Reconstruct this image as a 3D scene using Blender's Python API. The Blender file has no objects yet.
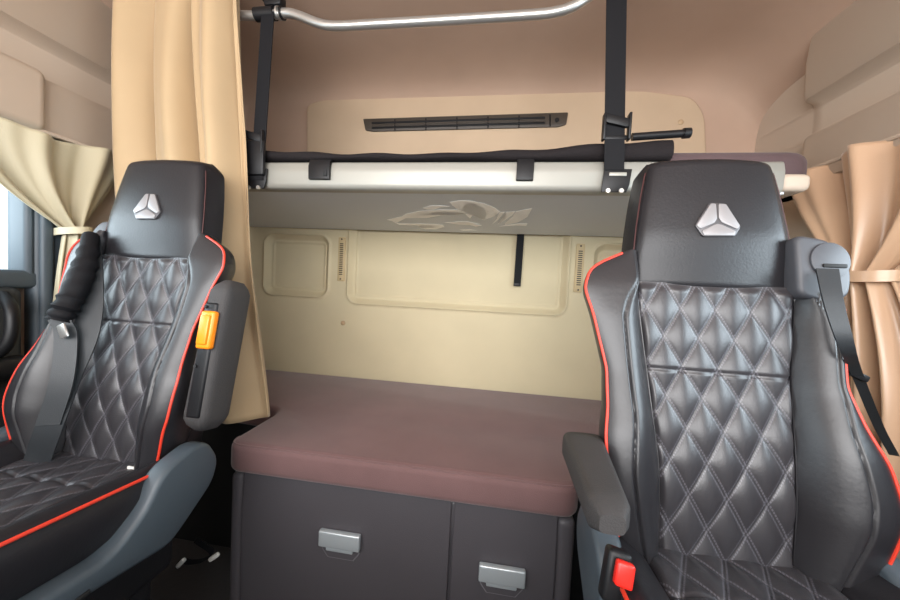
import bpy, bmesh, math, random
import numpy as np
from mathutils import Vector, Matrix
random.seed(4)
SC = bpy.context.scene
COL = SC.collection
H = 1.05                      # camera height above the cab floor

# ------------------------------------------------------------------ camera
def basis(yaw, pitch, roll):
    cy, sy = math.cos(yaw), math.sin(yaw)
    F = Vector((-sy, cy, 0)); R = Vector((cy, sy, 0)); U = Vector((0, 0, 1))
    F2 = F*math.cos(pitch) - U*math.sin(pitch); U2 = U*math.cos(pitch) + F*math.sin(pitch)
    R3 = R*math.cos(roll) + U2*math.sin(roll); U3 = U2*math.cos(roll) - R*math.sin(roll)
    return F2, R3, U3
FW, RT, UP = basis(.141, .041, .05)
FPX = 338.0
cam = bpy.data.cameras.new('camera'); cam_o = bpy.data.objects.new('camera', cam); COL.objects.link(cam_o)
cam.sensor_fit = 'HORIZONTAL'; cam.sensor_width = 36.0; cam.lens = FPX/900*36.0
cam.clip_start = .02; cam.clip_end = 200
M = Matrix((RT, UP, -FW)).transposed().to_4x4(); M.translation = Vector((0, 0, H))
cam_o.matrix_world = M
SC.camera = cam_o

# ------------------------------------------------------------------ world and daylight
w = bpy.data.worlds.new('daylight'); SC.world = w; w.use_nodes = True
bg = w.node_tree.nodes['Background']; bg.inputs[0].default_value = (.90, .95, 1.0, 1); bg.inputs[1].default_value = 2.2

def area(name, loc, target, sx, sy, power, col):
    l = bpy.data.lights.new(name, 'AREA'); l.shape = 'RECTANGLE'; l.size = sx; l.size_y = sy
    l.energy = power; l.color = col
    o = bpy.data.objects.new(name, l); COL.objects.link(o); o.location = loc
    o.rotation_euler = (Vector(target) - Vector(loc)).to_track_quat('-Z', 'Y').to_euler()
    return o
area('windshield_daylight', (-.2, -.93, 1.47), (-.2, 1.2, 1.15), 2.0, .88, 46, (1, .985, .975))
area('right_window_daylight', (1.35, .2, 1.35), (0, .7, 1.1), .9, .6, 26, (1, .94, .94))
area('left_window_daylight', (-1.8, .2, 1.35), (-.5, .7, 1.1), .9, .6, 16, (1, .95, .94))
SC.view_settings.view_transform = 'Standard'; SC.view_settings.look = 'None'
SC.view_settings.gamma = 1; SC.view_settings.use_curve_mapping = False
SC.view_settings.exposure = 0.34

# ------------------------------------------------------------------ helpers
def at(u, v, y=None, x=None, z=None):
    """point of the cab seen at pixel (u, v) on the plane y, x or z (heights above the floor)"""
    d = FW*FPX + RT*(u-450) + UP*(300-v)
    if y is not None: k = y/d.y
    elif x is not None: k = x/d.x
    else: k = (z-H)/d.z
    return Vector((d.x*k, d.y*k, d.z*k+H))

def lin(c):
    return tuple(((v/255)/12.92 if v/255 <= .04045 else ((v/255+.055)/1.055)**2.4) for v in c)

def mat(name, srgb, rough=.6, metal=0, bump=None, var=None, sheen=0, spec=.5, coat=0, subs=None):
    m = bpy.data.materials.new(name); m.use_nodes = True
    nt = m.node_tree; b = nt.nodes['Principled BSDF']
    c = lin(srgb)+(1,)
    b.inputs['Base Color'].default_value = c; b.inputs['Roughness'].default_value = rough
    b.inputs['Metallic'].default_value = metal; b.inputs['Specular IOR Level'].default_value = spec
    if sheen:
        b.inputs['Sheen Weight'].default_value = sheen; b.inputs['Sheen Roughness'].default_value = .4
    if coat: b.inputs['Coat Weight'].default_value = coat
    tc = nt.nodes.new('ShaderNodeTexCoord')
    if var:
        n = nt.nodes.new('ShaderNodeTexNoise'); n.inputs['Scale'].default_value = var[0]; n.inputs['Detail'].default_value = 4
        r = nt.nodes.new('ShaderNodeValToRGB')
        r.color_ramp.elements[0].position = .3; r.color_ramp.elements[1].position = .7
        r.color_ramp.elements[0].color = tuple(x*(1-var[1]) for x in c[:3])+(1,)
        r.color_ramp.elements[1].color = tuple(min(1, x*(1+var[1])) for x in c[:3])+(1,)
        nt.links.new(tc.outputs['Object'], n.inputs['Vector']); nt.links.new(n.outputs['Fac'], r.inputs['Fac'])
        nt.links.new(r.outputs['Color'], b.inputs['Base Color'])
    if bump:
        n = nt.nodes.new('ShaderNodeTexNoise'); n.inputs['Scale'].default_value = bump[0]; n.inputs['Detail'].default_value = 3
        bp = nt.nodes.new('ShaderNodeBump'); bp.inputs['Strength'].default_value = bump[1]; bp.inputs['Distance'].default_value = bump[2] if len(bump) > 2 else .002
        nt.links.new(tc.outputs['Object'], n.inputs['Vector']); nt.links.new(n.outputs['Fac'], bp.inputs['Height'])
        nt.links.new(bp.outputs['Normal'], b.inputs['Normal'])
    return m

def mathn(nt, op, a, b=None, c=None):
    n = nt.nodes.new('ShaderNodeMath'); n.operation = op
    for i, v in enumerate((a, b, c)):
        if v is None: continue
        if isinstance(v, (int, float)): n.inputs[i].default_value = v
        else: nt.links.new(v, n.inputs[i])
    return n.outputs[0]

def quilt_mat(name, srgb, thread):
    """leather with stitched double lines on the diamond seams and tiny perforations (both read from the UVs)"""
    m = mat(name, srgb, rough=.38, spec=.6)
    nt = m.node_tree; b = nt.nodes['Principled BSDF']
    uv = nt.nodes.new('ShaderNodeUVMap'); uv.uv_map = 'quilt'
    sp = nt.nodes.new('ShaderNodeSeparateXYZ'); nt.links.new(uv.outputs['UV'], sp.inputs[0])
    def line(c, o):
        f = mathn(nt, 'FRACT', c); f = mathn(nt, 'ABSOLUTE', mathn(nt, 'SUBTRACT', f, .5))
        d = mathn(nt, 'SUBTRACT', .5, f)                      # distance to seam
        k = mathn(nt, 'LESS_THAN', mathn(nt, 'ABSOLUTE', mathn(nt, 'SUBTRACT', d, .055)), .022)
        dash = mathn(nt, 'GREATER_THAN', mathn(nt, 'FRACT', mathn(nt, 'MULTIPLY', o, 13.0)), .3)
        return mathn(nt, 'MULTIPLY', k, dash)
    s = mathn(nt, 'MAXIMUM', line(sp.outputs[0], sp.outputs[1]), line(sp.outputs[1], sp.outputs[0]))
    mix = nt.nodes.new('ShaderNodeMix'); mix.data_type = 'RGBA'
    mix.inputs[6].default_value = lin(srgb)+(1,); mix.inputs[7].default_value = lin(thread)+(1,)
    nt.links.new(s, mix.inputs[0]); nt.links.new(mix.outputs[2], b.inputs['Base Color'])
    hx = mathn(nt, 'SINE', mathn(nt, 'MULTIPLY', sp.outputs[0], 6.2832*11)); hy = mathn(nt, 'SINE', mathn(nt, 'MULTIPLY', sp.outputs[1], 6.2832*11))
    hole = mathn(nt, 'GREATER_THAN', mathn(nt, 'MULTIPLY', hx, hy), .72)
    n = nt.nodes.new('ShaderNodeTexNoise'); n.inputs['Scale'].default_value = 260
    tc = nt.nodes.new('ShaderNodeTexCoord'); nt.links.new(tc.outputs['Object'], n.inputs['Vector'])
    hgt = mathn(nt, 'ADD', mathn(nt, 'SUBTRACT', mathn(nt, 'MULTIPLY', n.outputs['Fac'], .35), mathn(nt, 'MULTIPLY', hole, .8)), mathn(nt, 'MULTIPLY', s, .5))
    bp = nt.nodes.new('ShaderNodeBump'); bp.inputs['Strength'].default_value = .35; bp.inputs['Distance'].default_value = .0015
    nt.links.new(hgt, bp.inputs['Height']); nt.links.new(bp.outputs['Normal'], b.inputs['Normal'])
    return m

def mobj(name, bm, m, parent=None, smooth=True, angle=40, uvs=None):
    bmesh.ops.recalc_face_normals(bm, faces=bm.faces)
    me = bpy.data.meshes.new(name); bm.to_mesh(me); bm.free()
    if uvs is not None:
        lay = me.uv_layers.new(name='quilt')
        for l in me.loops: lay.data[l.index].uv = uvs[l.vertex_index]
    me.materials.append(m)
    if smooth:
        me.polygons.foreach_set('use_smooth', [True]*len(me.polygons))
        me.set_sharp_from_angle(angle=math.radians(angle))
    o = bpy.data.objects.new(name, me); COL.objects.link(o)
    if parent: o.parent = parent
    return o

def tag(o, label, cat, group=None):
    o['label'] = label; o['category'] = cat
    if group: o['group'] = group
    return o
def struct(o):
    o['kind'] = 'structure'; return o
def thing(name, label, cat, loc=(0, 0, 0), group=None):
    o = bpy.data.objects.new(name, None); COL.objects.link(o); o.location = loc; o.empty_display_size = .1
    return tag(o, label, cat, group)
def dup(root, loc):
    r = root.copy(); COL.objects.link(r); r.location = loc
    for ch in list(root.children):
        c = ch.copy(); COL.objects.link(c); c.parent = r
        for g in ch.children:
            d = g.copy(); COL.objects.link(d); d.parent = c
    return r

def box(bm, c, s, bev=.0, seg=3, rot=None):
    r = bmesh.ops.create_cube(bm, size=1); vs = r['verts']
    bmesh.ops.scale(bm, vec=s, verts=vs)
    if bev:
        es = list({e for v in vs for e in v.link_edges})
        q = bmesh.ops.bevel(bm, geom=es, offset=bev, segments=seg, profile=.5, affect='EDGES')
        vs = list({v for f in q['faces'] for v in f.verts} | {v for v in vs if v.is_valid})
    if rot is not None: bmesh.ops.rotate(bm, cent=(0, 0, 0), matrix=rot, verts=vs)
    bmesh.ops.translate(bm, vec=c, verts=vs)
    return vs
def bxo(name, c, s, bev, m, parent=None, rot=None, seg=3):
    bm = bmesh.new(); box(bm, c, s, bev, seg, rot); return mobj(name, bm, m, parent)

def loft(bm, rings, cap=True, closed=True):
    vv = [[bm.verts.new(p) for p in r] for r in rings]
    n = len(rings[0])
    for a, b in zip(vv[:-1], vv[1:]):
        for i in range(n if closed else n-1):
            j = (i+1) % n
            bm.faces.new((a[i], a[j], b[j], b[i]))
    if cap and closed:
        bm.faces.new(vv[0][::-1]); bm.faces.new(vv[-1])
    return vv

def tube(bm, pts, r, n=10, cap=True):
    pts = [Vector(p) for p in pts]; rings = []
    t0 = (pts[1]-pts[0]).normalized()
    up = Vector((0, 0, 1)) if abs(t0.z) < .9 else Vector((1, 0, 0))
    nrm = t0.cross(up).normalized()
    for i, p in enumerate(pts):
        t = (pts[min(i+1, len(pts)-1)]-pts[max(i-1, 0)]).normalized()
        nrm = (nrm - t*nrm.dot(t)).normalized(); bn = t.cross(nrm)
        rr = r[i] if isinstance(r, (list, tuple)) else r
        rings.append([p + nrm*rr*math.cos(2*math.pi*k/n) + bn*rr*math.sin(2*math.pi*k/n) for k in range(n)])
    loft(bm, rings, cap)

def smooth_path(pts, n=8):
    pts = [Vector(p) for p in pts]; out = []
    P = [pts[0]*2-pts[1]] + pts + [pts[-1]*2-pts[-2]]
    for i in range(1, len(P)-2):
        a, b, c, d = P[i-1], P[i], P[i+1], P[i+2]
        for k in range(n):
            t = k/n
            out.append(.5*((2*b)+(c-a)*t+(2*a-5*b+4*c-d)*t*t+(3*b-a-3*c+d)*t**3))
    out.append(pts[-1]); return out

def ribbon(bm, pts, wv, th):
    """strap of rectangular section; wv = half-width vector (one, or one per point)"""
    pts = [Vector(p) for p in pts]; rings = []
    for i, p in enumerate(pts):
        t = (pts[min(i+1, len(pts)-1)]-pts[max(i-1, 0)]).normalized()
        wd = Vector(wv[i] if isinstance(wv, list) else wv); nr = t.cross(wd).normalized()*th/2
        rings.append([p-wd-nr, p+wd-nr, p+wd+nr, p-wd+nr])
    loft(bm, rings)

def cr(tab):
    """smooth interpolation of a table [(s, value), ...]"""
    xs = np.array([a for a, b in tab]); ys = np.array([b for a, b in tab])
    g = np.linspace(xs[0], xs[-1], 300); f = np.interp(g, xs, ys)
    k = np.hanning(23); k /= k.sum(); f2 = np.convolve(np.pad(f, 11, mode='edge'), k, 'valid')
    return lambda s: float(np.interp(s, g, f2))

def prism(bm, poly, e0, e1):
    """extrude closed polygon of Vectors from offset e0 to offset e1"""
    e0, e1 = Vector(e0), Vector(e1)
    a = [bm.verts.new(Vector(p)+e0) for p in poly]; b = [bm.verts.new(Vector(p)+e1) for p in poly]; n = len(poly)
    fs = [bm.faces.new(a[::-1]), bm.faces.new(b)]
    for i in range(n): bm.faces.new((a[i], a[(i+1) % n], b[(i+1) % n], b[i]))
    return fs
def prism_bev(bm, poly, e0, e1, bev, seg=2):
    fs = prism(bm, poly, e0, e1)
    bmesh.ops.recalc_face_normals(bm, faces=bm.faces)
    es = {e for f in fs for e in f.edges}
    bmesh.ops.bevel(bm, geom=list(es), offset=bev, segments=seg, profile=.5, affect='EDGES')

def fillet(pts, rad, seg=6):
    out = []; n = len(pts)
    for i in range(n):
        p = Vector(pts[i]); a = Vector(pts[i-1])-p; b = Vector(pts[(i+1) % n])-p
        r = rad[i] if isinstance(rad, (list, tuple)) else rad
        r = min(r, a.length*.45, b.length*.45)
        p0 = p+a.normalized()*r; p1 = p+b.normalized()*r
        for k in range(seg+1):
            t = k/seg; out.append(p0*(1-t)**2+p*2*t*(1-t)+p1*t*t)
    return out

# ------------------------------------------------------------------ materials
M_leather = mat('black_leather', (30, 29, 32), .38, bump=(230, .2, .0015), spec=.36)
M_leather_soft = mat('black_leather_soft', (34, 33, 36), .39, bump=(140, .16, .0015), spec=.6)
M_quilt = quilt_mat('quilted_leather', (47, 45, 48), (84, 82, 88))
M_pipe = mat('red_piping', (206, 56, 36), .45)
M_shell = mat('grey_seat_plastic', (62, 71, 78), .48, bump=(400, .1, .001))
M_black = mat('black_plastic', (22, 22, 24), .42, bump=(300, .15, .001), spec=.3)
M_arm = mat('armrest_foam', (54, 52, 52), .72, bump=(500, .5, .002))
M_metal = mat('badge_metal', (138, 135, 136), .42, .25)
M_badge = mat('badge_recess', (84, 82, 84), .4, .4)
M_silver = mat('aluminium_tube', (190, 188, 184), .34, .8)
M_rail = mat('silver_rail', (156, 154, 146), .45, .3)
M_latch = mat('silver_latch', (190, 198, 202), .38, .5)
M_web = mat('black_webbing', (19, 19, 22), .7, bump=(600, .4, .001), spec=.2)
M_belt = mat('grey_belt_webbing', (42, 45, 48), .5, bump=(600, .3, .001), spec=.5)
M_wall = mat('beige_wall_lining', (205, 191, 158), .8, bump=(500, .3, .001), var=(6, .03))
M_upper = mat('tan_upper_lining', (186, 163, 137), .8, bump=(500, .3, .001), var=(6, .03))
M_ceil = mat('brown_roof_lining', (174, 147, 128), .85, bump=(450, .3, .001), var=(4, .05))
M_side = mat('beige_side_trim', (186, 169, 152), .7, bump=(400, .15, .001))
M_under = mat('grey_bunk_board', (204, 209, 214), .55, bump=(400, .1, .001))
M_lion = mat('pale_bunk_print', (255, 255, 252), .5)
M_bed = mat('maroon_mattress_cloth', (112, 84, 83), .85, bump=(420, .5, .002), var=(9, .07), sheen=.25)
M_bunkbed = mat('dark_mattress_cloth', (84, 66, 68), .85, bump=(300, .4, .002), sheen=.15)
M_cab = mat('charcoal_locker_plastic', (72, 69, 73), .52, bump=(350, .35, .001))
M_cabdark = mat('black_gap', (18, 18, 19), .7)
M_curtain = mat('beige_curtain_cloth', (172, 147, 113), .75, bump=(300, .2, .001), sheen=.2, var=(5, .04))
M_wcurtain = mat('pale_curtain_cloth', (182, 173, 146), .6, bump=(300, .2, .001), sheen=.2)
M_satin = mat('gold_satin_curtain', (196, 162, 132), .30, bump=(200, .15, .001), sheen=.3)
M_hem = mat('curtain_hem', (108, 96, 84), .8)
M_door = mat('blue_grey_door_trim', (66, 76, 84), .5, bump=(300, .1, .001))
M_doordark = mat('dark_door_trim', (38, 42, 46), .5)
M_floor = mat('rubber_floor', (64, 62, 62), .65, bump=(60, .4, .004))
M_orange = mat('orange_reflector', (246, 138, 22), .35)
M_red = mat('red_button', (226, 40, 30), .35)
M_white = mat('white_plastic', (226, 224, 218), .5)
M_net = mat('black_net_cloth', (32, 28, 29), .8, bump=(200, .5, .003), spec=.15)
M_vent = mat('brown_black_vent', (62, 54, 46), .5)
M_stud = mat('lining_stud', (176, 150, 118), .6)
M_grille = mat('beige_grille', (196, 174, 134), .6)
M_glass = bpy.data.materials.new('window_glass'); M_glass.use_nodes = True
_nt = M_glass.node_tree; _nt.nodes.clear()
_o = _nt.nodes.new('ShaderNodeOutputMaterial'); _mx = _nt.nodes.new('ShaderNodeMixShader'); _t = _nt.nodes.new('ShaderNodeBsdfTransparent'); _g = _nt.nodes.new('ShaderNodeBsdfGlossy')
_t.inputs[0].default_value = (.82, .91, .95, 1); _g.inputs['Roughness'].default_value = .02; _mx.inputs[0].default_value = .08
_nt.links.new(_t.outputs[0], _mx.inputs[1]); _nt.links.new(_g.outputs[0], _mx.inputs[2]); _nt.links.new(_mx.outputs[0], _o.inputs[0])

# ------------------------------------------------------------------ the cab shell
XL, XR, YB, YF = -1.33, .97, 1.525, -.85
bm = bmesh.new(); box(bm, ((XL+XR)/2, (YB+YF)/2, -.02), (XR-XL+.1, YB-YF+.1, .04))
struct(mobj('floor', bm, M_floor))

# rear wall: a lining with pressed-in panels
def sdrr(x, z, x0, x1, z0, z1, r):
    cx, cz = (x0+x1)/2, (z0+z1)/2; qx = abs(x-cx)-(x1-x0)/2+r; qz = abs(z-cz)-(z1-z0)/2+r
    return min(max(qx, qz), 0)+math.hypot(max(qx, 0), max(qz, 0))-r
PAN = [(-.712, .295, .945, 1.62, .05), (-1.15, -.808, .965, 1.262, .05), (.392, .745, .965, 1.262, .05)]
def wall_y(x, z):
    y = YB
    for p in PAN:
        d = sdrr(x, z, *p)
        if d < .02:
            y -= .008*math.exp(-((d+.001)/.0055)**2)           # raised lip round the panel
            t = min(1, max(0, (-d-.006)/.022)); y += .026*t
            y -= .006*math.exp(-((d+.033)/.005)**2)
    return y
bm = bmesh.new(); nx, nz = 520, 300; xs = np.linspace(XL-.02, XR+.02, nx); zs = np.linspace(0, 1.45, nz)
g = [[bm.verts.new((x, wall_y(x, z), z)) for x in xs] for z in zs]
for i in range(nz-1):
    for j in range(nx-1): bm.faces.new((g[i][j], g[i][j+1], g[i+1][j+1], g[i+1][j]))
e = bmesh.ops.extrude_face_region(bm, geom=list(bm.faces))
for v in [v for v in e['geom'] if isinstance(v, bmesh.types.BMVert)]: v.co.y = YB+.06
struct(mobj('wall_back', bm, M_wall, angle=60))

# roof lining: runs back over the cab and curves down behind the upper bunk
prof = [(YF-.05, 1.99), (-.3, 1.985), (.4, 1.97), (1.0, 1.955), (1.30, 1.945), (1.42, 1.925), (1.485, 1.885), (1.508, 1.82), (1.513, 1.7), (1.515, 1.42)]
pp = [p.yz if False else p for p in smooth_path([(0, a, b) for a, b in prof], 5)]
cols = [XL-.02] + list(np.linspace(XL+.02, XR-.02, 24)) + [XR+.02]
def roof_drop(x): 
    d = max(0, .22-min(x-XL, XR-x)); return .13*(d/.22)**2.2
bm = bmesh.new()
rings = []
for p in pp:
    k = min(1, max(0, (p.z-1.42)/.45)); k = k*k*(3-2*k)
    rings.append([Vector((x, p.y - .06*k*0, p.z-roof_drop(x)*k)) for x in cols] + [Vector((x, p.y+.05*(1-k)+.03*k, p.z+.05)) for x in reversed(cols)])
loft(bm, rings)
struct(mobj('ceiling', bm, M_ceil, angle=60))

# moulded panel high on the rear wall, above the upper bunk
poly = [at(308, 106, 1.505), at(330, 99.5, 1.505), at(430, 93, 1.505), at(540, 88.5, 1.505), at(640, 92, 1.505), at(692, 99, 1.505), at(703, 117, 1.505), at(705, 160, 1.505), at(703, 190, 1.505), at(308, 190, 1.505)]
poly = [Vector((p.x, 1.515, p.z)) for p in poly]
bm = bmesh.new(); prism_bev(bm, fillet(poly, [.03, .04, .2, .2, .2, .05, .05, .02, .01, .01]), (0, 0, 0), (0, -.024, 0), .007)
struct(mobj('trim_1', bm, M_upper, angle=50))

# side walls with window openings and a moulded overhead locker rail
def side_wall(name, x, sgn):
    bm = bmesh.new()
    def slab(y0, y1, z0, z1, t=.05): box(bm, (x+sgn*t/2, (y0+y1)/2, (z0+z1)/2), (t, y1-y0, z1-z0))
    slab(YF, YB+.05, 0, 1.0); slab(.765, YB+.05, 1.0, 1.42); slab(YF, -.55, 1.0, 1.42)
    prf = [(0, 1.40), (0, 1.415), (-.045, 1.425), (-.05, 1.44), (-.05, 1.555), (-.045, 1.57), (-.012, 1.58), (-.008, 1.59), (-.008, 1.665), (-.018, 1.675), (-.055, 1.685), (-.062, 1.70), (-.066, 1.80), (-.05, 1.93), (-.05, 1.99), (.05, 1.99), (.05, 1.40)]
    y1 = 1.245
    rings = []
    for y, k in ((YF, 1), (y1-.03, 1), (y1-.008, .8), (y1+.008, .25), (y1+.02, .0), (YB+.05, .0)):
        rings.append([Vector((x+sgn*(a*k if a < 0 else a), y, z)) for a, z in prf])
    loft(bm, rings)
    return struct(mobj(name, bm, M_side, angle=35))
side_wall('wall_left', XL, -1); side_wall('wall_right', XR, 1)
# protruding locker ends at the front of each overhead rail
for nm, x, s, yy in (('trim_2', XL, 1, .785), ('trim_3', XR, -1, .80)):
    bm = bmesh.new(); box(bm, (x+s*.040, (YF+yy)/2, 1.500), (.07, yy-YF, .165), .022, 4)
    struct(mobj(nm, bm, M_side))
# front of the cab (behind the camera): dashboard wall and screen header
bm = bmesh.new(); box(bm, ((XL+XR)/2, YF-.03, .5), (XR-XL, .06, 1.0)); box(bm, ((XL+XR)/2, YF-.03, 1.95), (XR-XL, .06, .12))
struct(mobj('wall_front', bm, M_doordark))

# unseen pale dashboard block, added behind the camera to bounce daylight into the cab
bm = bmesh.new(); box(bm, ((XL+XR)/2, -.60, .90), (XR-XL-.08, .46, .16), .03, 3)
struct(mobj('trim_bounce', bm, mat('bounce_dashboard', (196, 190, 182), .7)))
# door windows
def door_window(n, x, s):
    bm = bmesh.new()
    for c, sz in (((x, .772, 1.21), (.07, .024, .42)), ((x, -.55, 1.21), (.07, .06, .42)), ((x, .11, 1.01), (.07, 1.38, .05)), ((x, .11, 1.41), (.07, 1.38, .03))):
        box(bm, c, sz, .012, 3)
    f = struct(mobj('window_%d' % n, bm, M_door))
    bm = bmesh.new(); box(bm, (x+s*.02, .11, 1.21), (.005, 1.31, .40)); mobj('pane', bm, M_glass, f)
door_window(1, XL, -1); door_window(2, XR, 1)
# door lining and pillar at the left of the driver's view
bm = bmesh.new(); box(bm, (XL+.02, .25, .62), (.06, 1.0, .74), .02, 3)
d1 = struct(mobj('door_1', bm, M_doordark))
bm = bmesh.new(); box(bm, (XL+.085, .55, .78), (.075, .38, .06), .025, 4); mobj('arm_rest', bm, M_black, d1)
bm = bmesh.new(); tube(bm, smooth_path([(XL+.06, .70, .97), (XL+.11, .69, .93), (XL+.115, .68, .85), (XL+.07, .66, .80)], 6), .014, 10); mobj('pull_handle', bm, M_black, d1)
bm = bmesh.new(); box(bm, (XL+.02, .25, .62), (.06, 1.0, .74), .02, 3); 
bmesh.ops.translate(bm, vec=(XR-XL-.04, 0, 0), verts=bm.verts)
struct(mobj('door_2', bm, M_doordark))
bm = bmesh.new(); box(bm, (XL+.015, .835, .90), (.05, .12, 1.04), .018, 3); box(bm, (XL+.035, .80, 1.0), (.03, .03, .8), .01, 3)
box(bm, (XL+.043, .845, 1.13), (.008, .012, .07), .003)
struct(mobj('trim_4', bm, M_door))

# ------------------------------------------------------------------ truck seats
PWf = cr([(-.03, .099), (.01, .099), (.15, .103), (.30, .115), (.44, .130), (.53, .132)])
QWf = cr([(-.03, .130), (.0, .135), (.09, .157), (.14, .163), (.23, .156), (.31, .160), (.40, .165), (.43, .156), (.465, .136), (.53, .136)])
WWf = cr([(-.03, .165), (.0, .180), (.06, .196), (.12, .208), (.19, .205), (.24, .192), (.30, .184), (.40, .196), (.45, .206), (.485, .199), (.505, .180), (.525, .145), (.53, .14)])
HHf = cr([(-.03, .032), (.0, .040), (.1, .058), (.2, .055), (.3, .043), (.4, .036), (.46, .028), (.53, .008)])
HWf = cr([(.455, .134), (.52, .132), (.58, .126), (.64, .118), (.68, .111), (.715, .103), (.74, .096)])
REC = math.radians(10.5)
TV = Vector((0, math.sin(REC), math.cos(REC))); NV = Vector((0, -math.cos(REC), math.sin(REC)))
def S(a, s, d): return Vector((a, 0, 0)) + TV*s + NV*d
WX, WY = .0585, .105
def quilt(x, s, amp):
    p = x/WX+s/WY; q = x/WX-s/WY
    k = abs(math.sin(math.pi*p))*abs(math.sin(math.pi*q))
    return amp*k**.55, (p, q)
def lumb(s): return .016*math.exp(-((s-.14)/.12)**2)
INW = cr([(-.03, .92), (.07, .93), (.18, .97), (.28, 1.04), (.38, 1.09), (.44, 1.12), (.49, 1.10), (.53, 1.0)])
OUTW = cr([(-.03, 1.0), (.14, 1.0), (.22, .96), (.30, .925), (.44, .92), (.53, 1.0)])
def fdepth(a, s, wd):
    a = abs(a); p, q, h = PWf(s), QWf(s), HHf(s); q = min(q, p+.75*(wd-p)); b = lumb(s)
    if a <= p: return b
    if a <= q:
        t = (a-p)/max(q-p, 1e-4); d = b-.003+h*(1-(1-t)**2.0)
    else:
        t = (a-q)/max(wd-q, 1e-4); d = b-.003+h*(1-.02*t-.22*t**3)
    d -= .0045*math.exp(-((a-q)/.0022)**2)
    return d

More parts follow.
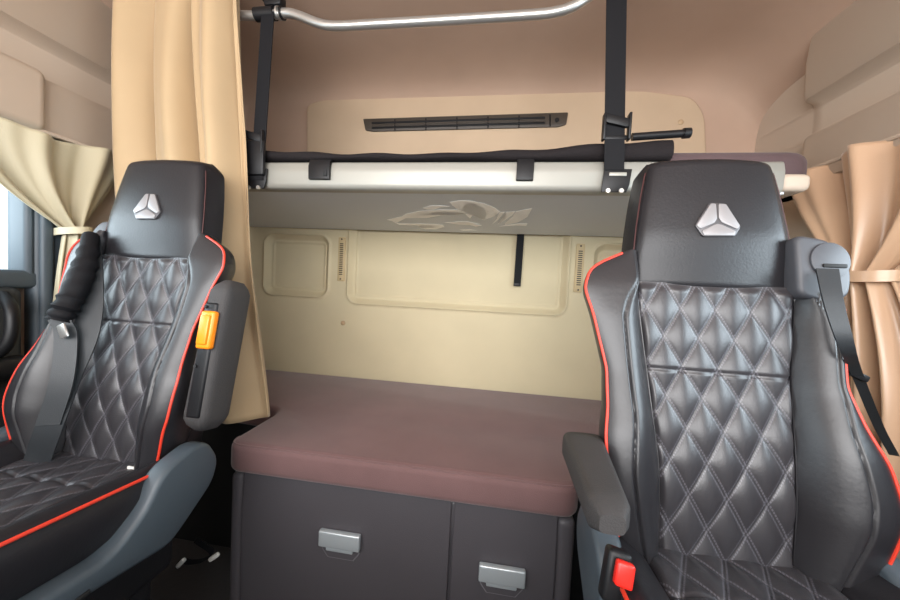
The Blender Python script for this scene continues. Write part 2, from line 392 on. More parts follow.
def make_seat(label, origin, arm_down, arm_side, belt_side):
    root = thing('truck_seat', label, 'seat', origin)
    # quilted centre of the backrest
    bm = bmesh.new(); rings = []; uvs = []; N = 88
    for s in np.linspace(-.03, .468, 168):
        p = PWf(s)+.001; r = []
        for i in range(N+1):
            a = -p+2*p*i/N; puff, uv = quilt(a, s, .0075)
            edge = min(1, (p-abs(a))/.006); puff *= edge*min(1, max(0, (.464-s)/.012))
            dd = lumb(s)+puff-.003*math.exp(-((s-.308)/.0025)**2) - .004*(1-edge)
            r.append(S(a, s, dd)); uvs.append(uv)
        r += [S(p, s, -.03), S(-p, s, -.03)]; uvs += [(.5, .5)]*2
        rings.append(r)
    loft(bm, rings); mobj('backrest_quilt', bm, M_quilt, root, angle=60, uvs=uvs)
    # side bolsters with red piping
    for sg in (-1, 1):
        side = INW if sg == (-1 if arm_down else 1) else OUTW
        WS = lambda s: WWf(s)*side(s)
        bm = bmesh.new(); rings = []
        for s in np.linspace(-.03, .528, 90):
            p, wd = PWf(s), WS(s); r = []
            for i in range(64):
                t = i/63; a = p+(wd-p)*t; r.append(S(sg*a, s, fdepth(a, s, wd)))
            de = fdepth(wd, s, wd)
            for t in (.25, .5, .75, 1): r.append(S(sg*(wd+.005*math.sin(math.pi*t)-.03*t*t*min(1, (wd-p)/.05)), s, de*(1-t)-.05*t))
            r.append(S(sg*p, s, -.05)); rings.append(r)
        loft(bm, rings)
        b = mobj('side_bolster', bm, M_leather_soft, root, angle=50)
        bm = bmesh.new()
        tube(bm, [S(sg*(WS(s)+.001), s, fdepth(WS(s), s, WS(s))+.0006) for s in np.linspace(-.01, .43 if arm_down and sg > 0 else .52, 60)], .0025, 8)
        mobj('piping', bm, M_pipe, b)
    # back shell
    bm = bmesh.new(); rings = []
    for s in np.linspace(-.06, .50, 30):
        wd = WWf(max(s, -.02))*.80; dd = .115-.03*max(0, s)/.5
        rings.append([S(-wd, s, -.045), S(wd, s, -.045), S(wd*.98, s, -.07), S(wd*.85, s, -dd), S(-wd*.85, s, -dd), S(-wd*.98, s, -.07)])
    loft(bm, rings); mobj('back_shell', bm, M_black, root, angle=35)
    # head section
    bm = bmesh.new(); rings = []
    ss = list(np.linspace(.462, .70, 40)) + [.706, .712, .717, .721, .724]
    for s in ss:
        hw = HWf(s); k = max(0, (s-.700)/.024); kk = min(1, (s-.462)/.11); fr = .004+.012*kk*kk*(3-2*kk)-.035*k**2; bk = -.058+.025*k**2; hw2 = hw*(1-.06*k**2)
        if s < .467: fr -= .004
        r = []
        for i in range(21):
            a = -1+2*i/20; r.append(S(a*hw2, s, fr-.010*a*a-.006*abs(a)**10))
        ho = hw2+.010*(1-.5*k)
        for t in (.12, .4, .75, 1.0): r.append(S(hw2+(ho-hw2)*math.sin(t*math.pi/2), s, (fr-.018)*(1-t)+bk*t))
        r += [S(hw2*.8, s, bk-.01), S(-hw2*.8, s, bk-.01)]
        for t in (1.0, .75, .4, .12): r.append(S(-hw2-(ho-hw2)*math.sin(t*math.pi/2), s, (fr-.018)*(1-t)+bk*t))
        rings.append(r)
    loft(bm, rings); hd = mobj('headrest', bm, M_leather, root, angle=55)
    for sg in (-1, 1):
        bm = bmesh.new(); tube(bm, [S(sg*(HWf(s)+.0045), s, -.0055) for s in np.linspace(.47, .69, 30)], .0014, 6); mobj('headrest_seam', bm, M_hem_red, hd)
    # badge: silver trapezoid with three raised lobes
    def E(px, py, d): return S((px-415)*.00065*1.05, .585+(190-py)*.00066*1.18, d)
    outl = [(397, 147), (437, 149), (471, 205), (456, 229), (378, 231), (359, 204)]
    bm = bmesh.new(); prism_bev(bm, fillet([E(x, y, .0125) for x, y in outl], .004, 3), (0, 0, 0), NV*.0065, .0012)
    bd = mobj('badge', bm, M_badge, root)
    lobes = [[(399, 150), (411, 150), (413, 186), (407, 197), (371, 213), (362, 204)], [(418, 150), (436, 151), (468, 204), (460, 212), (424, 196), (417, 185)], [(375, 218), (405, 203), (415, 200), (426, 203), (457, 217), (453, 227), (380, 229)]]
    for lb in lobes:
        bm = bmesh.new(); prism_bev(bm, fillet([E(x, y, .0185) for x, y in lb], .002, 2), (0, 0, 0), NV*.002, .0006); mobj('badge_lobe', bm, M_metal, bd)
    # cushion
    def ctop(x, y):
        z = .008-.075*y - .10*max(0, -y-.40)**1.2*4
        a = abs(x)
        if a > .130:
            t = (a-.130)/.08; z += .036*math.sin(min(1, t*1.25)*math.pi/2) - .016*max(0, t-.72)/.28
        return z
    bm = bmesh.new(); rings = []
    for y in [.05, .045, .03] + list(np.linspace(0, -.47, 30)) + [-.485, -.495, -.50]:
        e = max(0, (-y-.46)/.04); r = []
        for i in range(49):
            x = -.205+.41*i/48
            r.append(Vector((x, y, ctop(x, y)-.012*(abs(x) < .131)-.05*e*e)))
        zz = ctop(.205, y)-.05*e*e
        r += [Vector((.214, y, zz-.03)), Vector((.210, y, zz-.075)), Vector((.195, y, zz-.105)), Vector((-.195, y, zz-.105)), Vector((-.210, y, zz-.075)), Vector((-.214, y, zz-.03))]
        rings.append(r)
    loft(bm, rings); cu = mobj('seat_cushion', bm, M_leather, root, angle=45)
    bm = bmesh.new(); rings = []; uvs = []
    for y in np.linspace(.035, -.465, 150):
        r = []
        for i in range(81):
            x = -.130+.26*i/80; edge = min(1, (.130-abs(x))/.006)
            pf, uv = quilt(x, y*1.0, .008); r.append(Vector((x, y, ctop(x, y)+pf*edge-.003*(1-edge)-.004*math.exp(-((y+.10)/.004)**2)))); uvs.append(uv)
        r += [Vector((.130, y, ctop(0, y)-.02)), Vector((-.130, y, ctop(0, y)-.02))]; uvs += [(.5, .5)]*2
        rings.append(r)
    loft(bm, rings); mobj('cushion_quilt', bm, M_quilt, root, angle=60, uvs=uvs)
    for sg in (-1, 1):
        bm = bmesh.new(); tube(bm, smooth_path([(sg*.206, y, ctop(.205, y)+.001) for y in np.linspace(.0, -.46, 16)], 3), .0030, 8); mobj('piping', bm, M_pipe, cu)
    # recliner side covers
    out = [(-.005, .070), (.027, .061), (.056, .011), (.041, -.035), (-.031, -.088), (-.06, -.105), (-.17, -.088), (-.30, -.065), (-.46, -.04), (-.46, -.02), (-.30, -.035), (-.17, -.045), (-.145, -.035), (-.105, -.003), (-.075, .050)]
    for sg in (-1, 1):
        bm = bmesh.new(); prism_bev(bm, fillet([Vector((sg*(.180 if arm_down else .196), a, b)) for a, b in out], .03, 4), (0, 0, 0), (sg*.042, 0, 0), .010, 3)
        sc = mobj('side_cover', bm, M_shell, root, angle=45)
        bm = bmesh.new(); box(bm, (sg*(.223 if arm_down else .239), -.20, -.075), (.004, .018, .007), .001, 2); mobj('cover_slot', bm, M_cabdark, sc)
    # pedestal
    bm = bmesh.new(); oz = -origin[2]
    box(bm, (0, -.21, -.15), (.36, .44, .12), .02); box(bm, (0, -.2, (oz-.18)/2), (.34, .36, -oz-.18-.002), .03); box(bm, (0, -.2, oz+.025), (.44, .46, .046), .01)
    mobj('pedestal', bm, M_black, root)
    # arm rests
    if arm_down:
        L = lambda u, v, y: at(u, v, y)-Vector(origin)
        bt = [L(562, 424, .63), L(602, 434, .63)]; ft = [L(592, 511, .36), L(636, 506, .36)]
        bm = bmesh.new(); rings = []
        for k in np.linspace(0, 1, 14):
            l = bt[0].lerp(ft[0], k); r = bt[1].lerp(ft[1], k); th = .052-.016*k
            e = max(0, abs(k-.5)-.42)/.08; sh = .008*e*e
            wv = (r-l); wv.z = 0; cx = (l+r)/2; hw = wv.length/2-sh; z1 = (l.z+r.z)/2-sh; z0 = z1-th+2*sh; ring = []
            for a in np.linspace(0, 2*math.pi, 24, endpoint=False):
                ca, sa = math.cos(a), math.sin(a)
                ring.append(Vector((cx.x+hw*math.copysign(abs(ca)**.45, ca), cx.y, (z0+z1)/2+(z1-z0)/2*math.copysign(abs(sa)**.45, sa))))
            rings.append(ring)
        loft(bm, rings); ar = mobj('armrest', bm, M_arm, root, angle=50)
        # belt buckle beside the cushion
        c = L(618, 569, .47)
        R = Matrix.Rotation(math.radians(-18), 3, 'X') @ Matrix.Rotation(math.radians(12), 3, 'Y')
        bm = bmesh.new(); box(bm, c+Vector((0, .008, -.015)), (.032, .024, .065), .006, 3, R); bk = mobj('belt_buckle', bm, M_black, root)
        bm = bmesh.new(); box(bm, c+Vector((.004, -.010, .002)), (.023, .013, .030), .004, 3, R); mobj('release_button', bm, M_red, bk)
    else:
        sg = arm_side
        bm = bmesh.new(); rings = []
        for k in np.linspace(0, 1, 26):
            s = .098+.318*k; e = max(0, abs(k-.5)-.40)/.10; sh = .022*e*e
            hx = .029-sh*.7-.003*k; y0, y1 = -.030+sh*.6, .048-sh
            ring = []
            for a in np.linspace(0, 2*math.pi, 28, endpoint=False):
                ca, sa = math.cos(a), math.sin(a)
                ring.append(S(sg*.246+.010*(k-.5)+hx*math.copysign(abs(ca)**.5, ca), s, (y0+y1)/2+(y1-y0)/2*math.copysign(abs(sa)**.5, sa)))
            rings.append(ring)
        loft(bm, rings); ar = mobj('armrest', bm, M_arm, root, angle=50)
        RR = Matrix.Rotation(-REC, 3, 'X')
        bm = bmesh.new(); box(bm, S(sg*.245, .245, .046), (.030, .012, .235), .005, 3, RR); mobj('armrest_strip', bm, M_black, ar)
        bm = bmesh.new(); box(bm, S(sg*.252, .305, .056), (.032, .016, .078), .005, 3, RR); box(bm, S(sg*.252, .305, .064), (.022, .010, .060), .003, 2, RR); o = mobj('reflector', bm, M_orange, ar); o['label'] = 'orange reflector'
        for ds in (.353, .230):
            bm = bmesh.new(); tube(bm, [S(sg*.236, ds, .050), S(sg*.236, ds, .055)], .0035, 8); mobj('screw', bm, M_cabdark, ar)
    # belt guide on the shoulder
    sg = belt_side
    RR = Matrix.Rotation(-REC, 3, 'X')
    if arm_down:
        pl = [(.120, .45), (.165, .437), (.196, .452), (.203, .49), (.196, .53), (.17, .552), (.120, .56)]
        bm = bmesh.new(); prism_bev(bm, fillet([S(sg*a, s, -.02) for a, s in pl], .015, 4), (0, 0, 0), NV*.045, .008, 3)
        gd = mobj('belt_guide', bm, M_shell2, root, angle=45)
        bm = bmesh.new(); prism_bev(bm, [S(sg*.168+.030*math.cos(a), .513+.032*math.sin(a), .023) for a in np.linspace(0, 2*math.pi, 28, endpoint=False)], (0, 0, 0), NV*.006, .002, 2); mobj('guide_cap', bm, M_shell2, gd)
        bm = bmesh.new(); box(bm, S(sg*.172, .503, .029), (.036, .006, .007), .002, 2, RR); mobj('guide_slot', bm, M_cabdark, gd)
    else:
        bm = bmesh.new(); prism_bev(bm, fillet([S(sg*a, s, -.06) for a, s in [(.13, .46), (.17, .455), (.185, .47), (.185, .53), (.165, .555), (.13, .56)]], .012, 4), (0, 0, 0), NV*.05, .006, 2)
        mobj('belt_guide', bm, M_shell2, root, angle=45)
    return root
M_hem_red = mat('dark_red_thread', (60, 22, 22), .6)
M_shell2 = mat('dark_grey_guide', (66, 67, 72), .5)
RS = (.390, .60, .617); LS = (-.840, .615, .625)
seat_r = make_seat('black quilted leather truck seat with its armrest lowered, on the right', RS, True, -1, 1)
seat_l = make_seat('black quilted leather truck seat with upright armrest and orange reflector, on the left', LS, False, 1, -1)
bm = bmesh.new(); box(bm, at(134, 468.5, .585)-Vector(LS), (.030, .004, .006), .001, 2, Matrix.Rotation(.06, 3, 'Y')); tg = mobj('cushion_tag', bm, M_white, seat_l); tg['label'] = 'white tag'

# ------------------------------------------------------------------ seat belts
t = thing('seat_belt', 'dark webbing seat belt with padded sleeve lying down the left seat', 'seat belt', at(92, 240, .70))
o0 = t.location.copy()
bm = bmesh.new()
path = smooth_path([at(95, 238, .70), at(93, 275, .655), at(87, 330, .615), at(67, 380, .585), at(50, 425, .56), at(37, 462, .565)], 8)
ribbon(bm, [p-o0 for p in path], [Vector((.023, .008, 0))*(.45+.55*min(1, i/12)) for i in range(len(path))], .003); mobj('webbing', bm, M_belt, t)
bm = bmesh.new(); pts = smooth_path([at(91, 236, .69), at(86, 262, .65), at(77, 286, .62), at(67, 305, .60), at(59, 320, .59)], 6)
rad = [.019*(1+.10*math.sin(i*2.1)+.06*math.sin(i*3.7))*(.8+.3*min(1, i/8)) for i in range(len(pts))]
tube(bm, [p-o0 for p in pts], rad, 14); mobj('padded_sleeve', bm, M_web, t)
bm = bmesh.new(); ribbon(bm, [p-o0 for p in smooth_path([at(60, 320, .59), at(66, 336, .59), at(62, 380, .57), at(48, 425, .555)], 6)], (.018, .008, 0), .003); mobj('loose_webbing', bm, M_belt, t)
bm = bmesh.new(); box(bm, at(63, 331, .58)-o0, (.020, .006, .030), .003, 2, Matrix.Rotation(-.4, 3, 'Y')); mobj('tongue', bm, M_silver, t)
bm = bmesh.new(); box(bm, at(23, 461, .575)-o0, (.016, .014, .022), .003, 2, Matrix.Rotation(-.3, 3, 'Y')); mobj('anchor', bm, M_white, t)
t = thing('seat_belt', 'grey webbing seat belt hanging from the right seat\'s shoulder guide', 'seat belt', at(822, 272, .655))
o0 = t.location.copy()
path = smooth_path([at(827, 269, .642), at(834, 305, .61), at(846, 345, .60), at(857, 374, .65), at(878, 425, .74), at(894, 455, .78)], 8)
bm = bmesh.new(); ribbon(bm, [p-o0 for p in path], [Vector((.014, -.003, .0))*(1-.45*min(1, i/24)) for i in range(len(path))], .003); mobj('webbing', bm, M_belt, t)
bm = bmesh.new(); box(bm, at(857, 375, .655)-o0, (.035, .008, .012), .003, 2, Matrix.Rotation(.4, 3, 'Y')); mobj('belt_stop', bm, M_black, t)

# ------------------------------------------------------------------ lower bunk locker with drawers
D1 = .813; ZB = .516
lk = thing('bunk_locker', 'charcoal storage locker under the maroon mattress with two drawers', 'locker', (-.245, 1.17, 0))
o0 = lk.location.copy()
bm = bmesh.new(); box(bm, Vector((-.245, 1.17, ZB/2-.004))-o0, (.90, .68, ZB-.01), .012, 3); box(bm, Vector((.192, .845, ZB/2-.004))-o0, (.045, .05, ZB-.012), .018, 4)
box(bm, Vector((-.686, .845, ZB/2-.004))-o0, (.036, .05, ZB-.012), .014, 4); mobj('body', bm, M_cab, lk)
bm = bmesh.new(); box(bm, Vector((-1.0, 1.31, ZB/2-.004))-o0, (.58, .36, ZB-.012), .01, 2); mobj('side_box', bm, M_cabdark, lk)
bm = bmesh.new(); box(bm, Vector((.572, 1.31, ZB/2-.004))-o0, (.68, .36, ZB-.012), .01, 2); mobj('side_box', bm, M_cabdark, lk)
def drawer(x0, x1, hx, hz):
    # front bends slightly two thirds of the way up
    bm = bmesh.new()
    pr = [(.822, .02), (.818, .30), (.8165, .405), (.824, ZB-.006), (.86, ZB-.006), (.86, .02)]
    poly = [Vector((x0, a, b))-o0 for a, b in pr]
    prism_bev(bm, poly, (0, 0, 0), (x1-x0, 0, 0), .003, 2)
    d = mobj('drawer', bm, M_cab, lk, angle=15)
    # latch: silver flap, narrower lip, and shallow finger pocket
    wd = .112; yf = .8165
    bm = bmesh.new()
    pk = [(-.052, .014), (.052, .014), (.052, -.035), (.036, -.056), (-.036, -.056), (-.052, -.035)]
    prism_bev(bm, [Vector((hx+a, yf+.004, hz+b))-o0 for a, b in pk], (0, 0, 0), (0, -.0065, 0), .0015, 2); mobj('finger_pocket', bm, M_cabrim, d)
    pk2 = [(a*.94, b*.94-.0005) for a, b in pk]
    bm = bmesh.new(); prism(bm, [Vector((hx+a, yf-.002, hz+b))-o0 for a, b in pk2], (0, 0, 0), (0, -.0012, 0)); mobj('pocket_face', bm, M_cab, d)  # plate inside the pocket rim, in the same plastic as the drawer
    bm = bmesh.new(); box(bm, Vector((hx, yf-.010, hz+.002))-o0, (wd, .016, .042), .004, 3); box(bm, Vector((hx, yf-.008, hz-.024))-o0, (wd*.66, .010, .014), .003, 2)
    h = mobj('latch', bm, M_latch, d); h['label'] = 'silver latch'
M_cabrim = mat('pocket_rim', (112, 110, 114), .5)
drawer(-.664, -.087, -.372, .376); drawer(-.080, .172, .046, .355)

# lower mattress: a bolster that narrows between the seats
def slab_poly(bm, poly, z0, z1, r, zf=None):
    n = len(poly); poly = [Vector((p[0], p[1], 0)) for p in poly]
    nr = []
    for i in range(n):
        tv = (poly[(i+1) % n]-poly[i-1]).normalized(); nr.append(Vector((tv.y, -tv.x, 0)))
    rings = []
    for k in range(5):
        a = math.pi/2*k/4; rings.append([poly[i]-nr[i]*r*(1-math.sin(a))+Vector((0, 0, z0+r*(1-math.cos(a)))) for i in range(n)])
    for k in range(6):
        a = math.pi/2*k/5; rings.append([poly[i]-nr[i]*r*(1-math.cos(a))+Vector((0, 0, z1-r+r*math.sin(a))) for i in range(n)])
    loft(bm, rings)
mpoly = [(-.708, .800), (.218, .800), (.225, 1.06), (.93, 1.10), (.93, 1.505), (-1.29, 1.505), (-1.29, 1.10), (-.715, 1.06)]
mp = fillet([(a, b, 0) for a, b in mpoly], [.05, .05, .06, .05, .03, .03, .05, .06], 8)
mp2 = []
for a, b in zip(mp, mp[1:]+mp[:1]):
    k = max(1, int((b-a).length/.03)); mp2 += [a.lerp(b, i/k) for i in range(k)]
bm = bmesh.new(); slab_poly(bm, mp2, ZB, ZB+.084, .020)
mt = tag(mobj('mattress', bm, M_bed, angle=60), 'maroon cloth mattress on the lower bunk between the seats', 'mattress')
bm = bmesh.new(); q = [Vector((-.7095, .92, 0))] + mp[:18] + [Vector((.2205, .92, 0))]
rim = []
for i in range(1, len(q)-1):
    tv = (q[i+1]-q[i-1]).normalized(); rim.append(q[i]-Vector((tv.y, -tv.x, 0))*.0065+Vector((0, 0, ZB+.0785)))
tube(bm, rim, .0028, 6); mobj('seam_piping', bm, M_bed, mt)

# ------------------------------------------------------------------ upper bunk
D3 = .934; ZK = 1.316; SL = -.047
def sl(y): return SL*(y-D3)
bk = thing('upper_bunk', 'raised fold-down upper bunk with silver front rail and grey underside', 'bunk bed', (-.25, 1.2, ZK))
o0 = bk.location.copy()
bm = bmesh.new()
BX = -1.20
pr = [(.945, ZK+sl(.945)), (1.50, ZK+sl(1.50)), (1.50, ZK+.03+sl(1.5)), (.945, ZK+.034)]
prism(bm, [Vector((BX, a, b))-o0 for a, b in pr], (0, 0, 0), (.678-BX, 0, 0)); mobj('underside_board', bm, M_under, bk)
bm = bmesh.new()
pr = [(D3+.002, ZK), (D3-.004, ZK+.010), (D3-.006, ZK+.05), (D3, ZK+.074), (D3+.014, ZK+.080), (D3+.04, ZK+.080), (D3+.04, ZK-.002), (D3+.02, ZK-.003)]
prism_bev(bm, fillet([Vector((BX, a, b))-o0 for a, b in pr], .006, 3), (0, 0, 0), (.666-BX, 0, 0), .001, 1); mobj('front_rail', bm, M_rail, bk, angle=50)
bm = bmesh.new(); box(bm, Vector((.695, 1.0, ZK+.026))-o0, (.065, .14, .042), .014, 4); mobj('end_cap', bm, M_side, bk)
# black wrap-round clips on the rail
for u0, u1 in ((310, 331), (517, 534)):
    a, b = at(u0, 165, D3-.006), at(u1, 165, D3-.006)
    bm = bmesh.new()
    pr = [(D3-.004, ZK+.022), (D3-.014, ZK+.024), (D3-.016, ZK+.06), (D3-.008, ZK+.080), (D3+.002, ZK+.0825), (D3+.008, ZK+.0825), (D3+.008, ZK+.0805), (D3, ZK+.078)]
    prism_bev(bm, [Vector((a.x, p, q))-o0 for p, q in pr], (0, 0, 0), (b.x-a.x, 0, 0), .002, 2); c = mobj('rail_clip', bm, M_black, bk)
    if u0 == 310:
        bm = bmesh.new(); box(bm, Vector((b.x-.012, D3-.016, ZK+.040))-o0, (.011, .004, .018), .0015, 2); mobj('clip_hole', bm, M_cabdark, c)
# strap brackets bolted to the rail
for u, nm in ((614, 'r'), (256, 'l')):
    c = at(u, 180, D3-.008)
    bm = bmesh.new()
    pr = [(-.031, ZK-.006), (.030, ZK-.006), (.036, ZK+.012), (.040, ZK+.052), (-.026, ZK+.052)]
    prism_bev(bm, [Vector((c.x+a, D3-.009, z))-o0 for a, z in pr], (0, 0, 0), (0, -.006, 0), .0015, 2)
    bc = mobj('strap_bracket', bm, M_black, bk)
    bm = bmesh.new(); box(bm, Vector((c.x+.006, D3-.016, ZK+.038))-o0, (.042, .004, .009), .0015, 2); mobj('bracket_slot', bm, M_rail, bc)
    for dx in (-.016, .016):
        bm = bmesh.new(); tube(bm, [Vector((c.x+dx, D3-.014, ZK-.004))-o0, Vector((c.x+dx, D3-.021, ZK-.004))-o0], .0055, 10); mobj('bolt', bm, M_silver, bc)
# pale animal-head print on the underside
def und(cx, cy):
    u, v = 370+cx/4.737, 180+cy/4.737
    d = FW*FPX + RT*(u-450) + UP*(300-v)
    k = (ZK-SL*D3-H)/(d.z-SL*d.y); return Vector((d.x*k, d.y*k, d.z*k+H))
LION = [[(80, 188), (150, 172), (170, 160), (230, 147), (330, 140), (440, 140), (497, 148), (474, 182), (450, 160), (400, 150), (300, 152), (200, 165), (345, 165), (280, 178), (170, 180), (130, 200)],
 [(100, 192), (135, 205), (230, 207), (300, 208), (345, 213), (352, 222), (310, 233), (265, 233), (240, 228), (300, 225), (325, 219), (290, 214), (225, 215), (140, 212)],
 [(250, 132), (280, 122), (330, 120), (380, 125), (330, 130), (300, 140), (270, 140)],
 [(378, 105), (420, 97), (470, 97), (540, 110), (590, 130), (615, 150), (590, 170), (540, 190), (555, 160), (540, 135), (500, 112), (465, 108), (445, 120), (440, 140), (410, 135), (390, 120)],
 [(612, 155), (640, 150), (625, 165), (605, 190), (578, 210), (600, 185)],
 [(645, 151), (688, 148), (670, 168), (640, 190), (605, 210), (645, 178)],
 [(692, 148), (768, 133), (745, 175), (700, 200), (640, 212), (690, 188), (718, 163), (714, 152), (695, 172), (668, 195), (638, 206), (678, 172)],
 [(610, 219), (700, 206), (746, 205), (740, 217), (690, 215)],
 [(350, 200), (440, 197), (530, 215), (500, 220), (470, 212), (420, 211)],
 [(400, 196), (460, 196), (520, 208), (480, 206)],
 [(425, 235), (470, 233), (510, 238), (440, 239)]]
bm = bmesh.new()
for pg in LION: prism(bm, [und(*p)-o0 for p in pg], (0, 0, .001), (0, 0, -.0006))
bmesh.ops.triangulate(bm, faces=[f for f in bm.faces if len(f.verts) > 4])
mobj('underside_print', bm, M_lion, bk, smooth=False)['label'] = 'pale grey lion head print'

# upper mattress
ump = fillet([(-1.20, .985, 0), (.785, .985, 0), (.785, 1.49, 0), (-1.20, 1.49, 0)], [.03, .07, .05, .03], 8)
bm = bmesh.new(); slab_poly(bm, ump, 0, .095, .035)
for v in bm.verts: v.co.z += ZK+.036+sl(v.co.y)
tag(mobj('mattress', bm, M_bunkbed, angle=60), 'dark brown mattress on the upper bunk behind the silver rail', 'mattress')

# rolled black safety net lying along the bunk edge, with its rod
nt_ = thing('safety_net', 'rolled black safety net lying along the upper bunk front edge', 'net', (0, .96, ZK+.11))
o0 = nt_.location.copy()
bm = bmesh.new(); rings = []
x0, x1 = -.80, at(672, 150, .945).x
for k in np.linspace(0, 1, 60):
    x = x0+(x1-x0)*k
    zt = np.interp(k, [0, .1, .3, .5, .7, .85, 1], [1.440, 1.434, 1.424, 1.424, 1.432, 1.447, 1.455])-.004+.0025*math.sin(k*40)
    zb = ZK+.0835; ring = []
    for a in np.linspace(0, 2*math.pi, 20, endpoint=False):
        ca, sa = math.cos(a), math.sin(a)
        ring.append(Vector((x, .958+.024*ca*(1+.1*math.sin(k*25+a*2)), (zt+zb)/2+(zt-zb)/2*math.copysign(abs(sa)**.7, sa)))-o0)
    rings.append(ring)
loft(bm, rings); mobj('net_roll', bm, M_net, nt_, angle=60)
bm = bmesh.new(); a, b = at(632, 137, .94), at(683, 133.5, .94); tube(bm, [a-o0, b-o0], .0095, 12); tube(bm, [b-o0, b+(b-a).normalized()*.016-o0], .0125, 12); mobj('rod', bm, M_black, nt_)

# hanging straps that hold the bunk
def bunk_strap(label, top, bot, hw, buck):
    s = thing('bunk_strap', label, 'strap', bot)
    o0 = Vector(bot)
    bm = bmesh.new(); pts = [Vector(top)+Vector((0, 0, .0)), Vector(top).lerp(Vector(bot), .5), Vector(bot)]
    ribbon(bm, [p-o0 for p in smooth_path(pts, 6)], (hw, 0, 0), .003); mobj('webbing', bm, M_web, s)
    b = Vector(buck)-o0
    bm = bmesh.new()
    for dx in (-hw-.006, hw+.006): box(bm, b+Vector((dx, -.004, -.002)), (.006, .020, .066), .002, 2)
    box(bm, b+Vector((0, -.006, .012)), (hw*2+.012, .012, .022), .003, 2, Matrix.Rotation(.25, 3, 'Y')); box(bm, b+Vector((0, .002, -.026)), (hw*2+.012, .008, .010), .002, 2)
    mobj('buckle', bm, M_black, s)
    return s
YS = .918
bunk_strap('black bunk strap with buckle, right of the wall vent, hanging beside the net rod', at(617, -34, YS), at(614, 170, YS), .024, at(616, 127, YS))
ls = bunk_strap('black bunk strap hanging from the silver rail beside the beige curtain', at(268, 12, YS), at(257, 180, YS), .020, at(256, 142, YS))
o0 = ls.location.copy(); bm = bmesh.new(); box(bm, at(256, 158, YS-.004)-o0, (.056, .014, .10), .005, 2); mobj('lower_bracket', bm, M_black, ls)

# ------------------------------------------------------------------ grab rail across the roof
rl = thing('grab_rail', 'bent silver tube rail across the roof lining', 'rail', at(440, 20, .93))
o0 = rl.location.copy()
pts = [at(215, 14, .93), at(262, 16, .93), at(286, 13, .93), at(300, 16, .93), at(318, 23, .93), at(336, 26, .93), at(380, 24, .93), at(450, 20, .93), at(530, 15, .93), at(556, 12, .93), at(574, 6, .93), at(590, -4, .93), at(605, -14, .935), at(620, -26, .94), at(650, -34, .95)]
bm = bmesh.new(); tube(bm, [p-o0 for p in smooth_path(pts, 5)], .0125, 14); mobj('tube', bm, M_silver, rl)
bm = bmesh.new(); a, b = at(256, 15, .93), at(275, 13.5, .93); tube(bm, [a-o0, b-o0], .018, 16); mobj('strap_sleeve', bm, M_black, rl)
for u in (278, 281.5):
    bm = bmesh.new(); a, b = at(u, 13.4, .93), at(u+1.6, 13.3, .93); tube(bm, [a-o0, b-o0], .0175, 16); mobj('clamp', bm, M_silver if u < 280 else M_black, rl)
bm = bmesh.new(); c = at(275, 2, .935); box(bm, c-o0, (.055, .03, .035), .006, 2); box(bm, at(270, -12, .935)-o0, (.035, .03, .09), .006, 2); mobj('roof_mount', bm, M_black, rl)
c = pts[-1]; bm = bmesh.new(); box(bm, Vector((c.x, c.y, (c.z+1.96)/2))-o0, (.04, .03, 1.96-c.z+.03), .006, 2); mobj('roof_mount', bm, M_black, rl)

# ------------------------------------------------------------------ rear wall fittings
def grille(label, cx, cz):
    g = thing('wall_grille', label, 'grille', (cx, YB, cz), 'slotted grilles on the rear wall')
    bm = bmesh.new(); prism_bev(bm, fillet([Vector((a*.017, 0, b*.104)) for a, b in ((-1, -1), (1, -1), (1, 1), (-1, 1))], .005, 3), (0, .003, 0), (0, -.008, 0), .002, 2); mobj('frame', bm, M_grille, g)
    bm = bmesh.new()
    for k in range(17): box(bm, (0, -.008, -.072+.009*k), (.017, .003, .0045))
    mobj('slots', bm, M_vent, g, smooth=False)
    for z in (-.094, .094):
        bm = bmesh.new(); tube(bm, [(0, -.006, z), (0, -.010, z)], .004, 8); mobj('screw', bm, M_vent, g)
grille('narrow vertical slotted grille on the rear wall, between the pressed panels at left', -.745, 1.152)
grille('narrow vertical slotted grille on the rear wall, beside the right seat', .338, 1.155)
v = thing('air_vent', 'long dark slotted air vent on the panel above the upper bunk', 'vent', (-.2, 1.49, 1.78))
o0 = v.location.copy()
poly = [Vector((p.x, 1.492, p.z))-o0 for p in (at(363.5, 119.5, 1.49), at(568, 113, 1.49), at(566, 125, 1.49), at(558, 127.5, 1.49), at(374, 132, 1.49), at(366, 131, 1.49))]
bm = bmesh.new(); prism_bev(bm, fillet(poly, .006, 3), (0, 0, 0), (0, -.010, 0), .003, 2); mobj('frame', bm, M_vent, v)
for k, c in ((.30, M_black), (.52, M_vent), (.72, M_black)):
    a0, a1 = at(372, 119.5+12*k, 1.482), at(545, 114+12.5*k, 1.482)
    bm = bmesh.new(); tube(bm, [Vector((a0.x, 1.481, a0.z))-o0, Vector((a1.x, 1.481, a1.z))-o0], .0045 if c is M_black else .003, 6); mobj('slat', bm, c, v)
for k in range(6):
    a0 = at(395+31*k, 119.5-.9*k, 1.482); a1 = at(395+31*k, 131-.9*k, 1.482)
    bm = bmesh.new(); tube(bm, [Vector((a0.x, 1.481, a0.z))-o0, Vector((a1.x, 1.481, a1.z))-o0], .003, 6); mobj('rib', bm, M_black, v)
a = at(557, 120, 1.48); bm = bmesh.new(); tube(bm, [Vector((a.x, 1.484, a.z))-o0, Vector((a.x, 1.478, a.z))-o0], .009, 12); mobj('knob', bm, M_black, v)

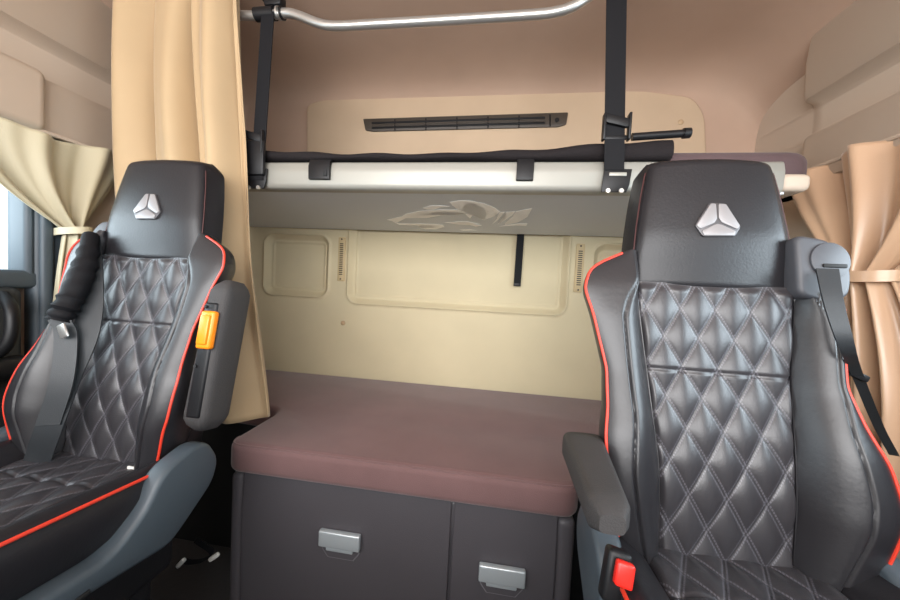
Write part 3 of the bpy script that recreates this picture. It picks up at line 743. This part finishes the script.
a, b = at(521, 228, YB+.01), at(517, 286, YB+.01)
s = thing('pull_strap', 'short black pull strap hanging on the rear wall below the bunk', 'strap', (a.x, YB+.010, a.z))
bm = bmesh.new(); ribbon(bm, [Vector((0, 0, .02)), Vector((0, -.004, -.05)), Vector((b.x-a.x, -.003, b.z-a.z))], (.0155, 0, 0), .004); mobj('webbing', bm, M_web, s)
bm = bmesh.new(); box(bm, ((b.x-a.x), -.005, b.z-a.z+.006), (.032, .006, .014), .002, 2); mobj('end_tab', bm, M_black, s)

def stud(label, p, nrm, r=.011):
    bm = bmesh.new(); n = Vector(nrm).normalized()
    tube(bm, [p-n*.004, p+n*.002, p+n*.005, p+n*.006], [r, r, r*.75, r*.3], 14)
    tag(mobj('trim_clip', bm, M_stud), label, 'clip', 'round trim clips')
def onroof(u, v):
    for z in (1.95,): return at(u, v, z=z)
stud('round trim clip low on the rear wall, left of its middle', at(343, 323, YB-.002), (0, -1, 0))
stud('round trim clip on the roof lining above the left end of the vent', Vector(at(345, 86, 1.497)), (0, -1, -1), .010)
stud('dark round trim clip on the roof lining above the middle of the vent', Vector(at(496, 78, 1.46)), (0, -.6, -1), .008)
stud('round trim clip on the roof lining beside the right bunk strap', Vector(at(584, 74, 1.45)), (0, -.6, -1), .009)
stud('round trim clip on the upper beige panel right of the net rod', Vector((at(681, 122, 1.49).x, 1.493, at(681, 122, 1.49).z)), (0, -1, 0), .011)

# ------------------------------------------------------------------ curtains
def cloth(name, fn, nu, nv, m, parent=None, th=.003):
    bm = bmesh.new()
    g = [[bm.verts.new(fn(i/(nu-1), j/(nv-1))) for i in range(nu)] for j in range(nv)]
    for j in range(nv-1):
        for i in range(nu-1): bm.faces.new((g[j][i], g[j][i+1], g[j+1][i+1], g[j+1][i]))
    o = mobj(name, bm, m, parent, angle=80)
    md = o.modifiers.new('thickness', 'SOLIDIFY'); md.thickness = th; md.offset = 0
    return o
cu = thing('sleeper_curtain', 'tall beige curtain hanging behind the left seat', 'curtain', (-.95, .90, 1.9))
o0 = cu.location.copy()
RX = cr([(0, -.755), (.3, -.735), (.45, -.715), (.75, -.665), (1, -.634)]); LX = cr([(0, -1.22), (.4, -1.20), (1, -1.14)])
def fcurt(t, k):
    z = 1.91-(1.91-.645)*k
    x = LX(k)+(RX(k)-LX(k))*t
    A = .029+.006*min(1, k*2)
    ph = 2*math.pi*(3.4*t**1.05)+.5*math.sin(3*k)+.3
    y = .877+A*(math.sin(ph)+.25*math.sin(2*ph+.6))*.9+.008*math.sin(2.3*ph+1+2*k)+.005*math.sin(17*t+6*k)+.003*math.sin(23*t-11*k+2)+.05*k*0
    x += .026*math.sin(ph+1.4+.3*math.sin(4*k))*(0.5+t*.3)+.006*math.sin(9*k+5*t)
    return Vector((x, y, z+.012*math.sin(6*t)*k))-o0
cloth('cloth', fcurt, 150, 70, M_curtain, cu)
bm = bmesh.new(); tube(bm, [fcurt(0, k)+Vector((-.002, 0, 0)) for k in np.linspace(0, 1, 40)], .004, 6); mobj('hem', bm, M_hem, cu)
bm = bmesh.new(); tube(bm, [Vector((-1.26, .875, 1.915))-o0, Vector((-.74, .875, 1.915))-o0], .008, 10); mobj('curtain_track', bm, M_side, cu)

def win_curtain(label, x, s, m, top, tie, bot, ztop, ztie, zbot, nf, amp, band):
    c = thing('window_curtain', label, 'curtain', (x, tie[0]/2+tie[1]/2, ztop))
    o0 = c.location.copy()
    def f(t, k):
        z = ztop+(zbot-ztop)*k; kt = (ztop-ztie)/(ztop-zbot)
        if k < kt:
            q = (k/kt)**1.6; a = top[0]+(tie[0]-top[0])*q; b = top[1]+(tie[1]-top[1])*q; g = q
        else:
            q = ((k-kt)/(1-kt)); q = 1-(1-q)**2.2; a = tie[0]+(bot[0]-tie[0])*q; b = tie[1]+(bot[1]-tie[1])*q; g = 1-q*.7
        y = a+(b-a)*t
        A = amp*(1-.35*g); ph = 2*math.pi*nf*t+1.9*math.sin(2.2*k)+.4
        xx = x+s*(A*math.sin(ph)+.35*A*math.sin(2.4*ph+2*k)+.010*g*math.sin(math.pi*t)*2)
        z2 = z+.01*math.sin(2*math.pi*nf*t*.5+.5)*max(0, 1-k*4)
        return Vector((xx, y, z2))-o0
    cloth('cloth', f, 110, 90, m, c)
    pts = []
    y0, y1 = tie
    for a in np.linspace(0, 2*math.pi, 32): pts.append(Vector((x+s*.012+.048*math.cos(a), (y0+y1)/2+((y1-y0)/2+.010)*math.sin(a), ztie+.006*math.sin(a+1)))-o0)
    bm = bmesh.new(); rings = []
    for p in pts[:-1]:
        d = Vector((p.x, 0, 0)).normalized()
        rings.append([p+Vector((0, 0, -band)), p+Vector((0, 0, band)), p*1.0+Vector((0, 0, band))+(Vector((p.x-s*.012, p.y, 0)).normalized()*.004), p+Vector((0, 0, -band))+(Vector((p.x-s*.012, p.y, 0)).normalized()*.004)])
    rings.append(rings[0]); loft(bm, rings, cap=False); bmesh.ops.remove_doubles(bm, verts=bm.verts, dist=1e-5); mobj('tieback', bm, m, c)
    bm = bmesh.new(); tube(bm, [Vector((x-s*.015, top[0]-.02, ztop+.004))-o0, Vector((x-s*.015, top[1]+.02, ztop+.004))-o0], .006, 8); mobj('curtain_track', bm, M_side, c)
win_curtain('pale tied-back window curtain beside the left seat and door', XL+.072, 1, M_wcurtain, (.56, .985), (.815, .85), (.785, .885), 1.418, 1.155, .62, 2.6, .018, .010)
win_curtain('gold satin tied-back window curtain beside the right seat', XR-.066, -1, M_satin, (.66, 1.26), (.915, 1.035), (.80, 1.09), 1.455, 1.128, .62, 3.6, .026, .013)

# ------------------------------------------------------------------ small things on the floor behind the left seat
t = thing('tie_down_strap', 'black strap with two white clips behind the left seat beside the locker', 'strap', (-.80, .86, 0))
o0 = t.location.copy()
pts = [at(196, 540, .84), at(212, 552, .84), at(203, 560, .835), at(190, 562, .835), at(182, 560, .83)]
bm = bmesh.new(); ribbon(bm, [p-o0 for p in smooth_path(pts, 6)], (.006, 0, .008), .003); mobj('webbing', bm, M_web, t)
for (u, v), r in (((214, 557), .9), ((181, 563), .7)):
    bm = bmesh.new(); box(bm, at(u, v, .825)-o0, (.012, .012, .034), .004, 2, Matrix.Rotation(r, 3, 'Y')); mobj('clip', bm, M_white, t)
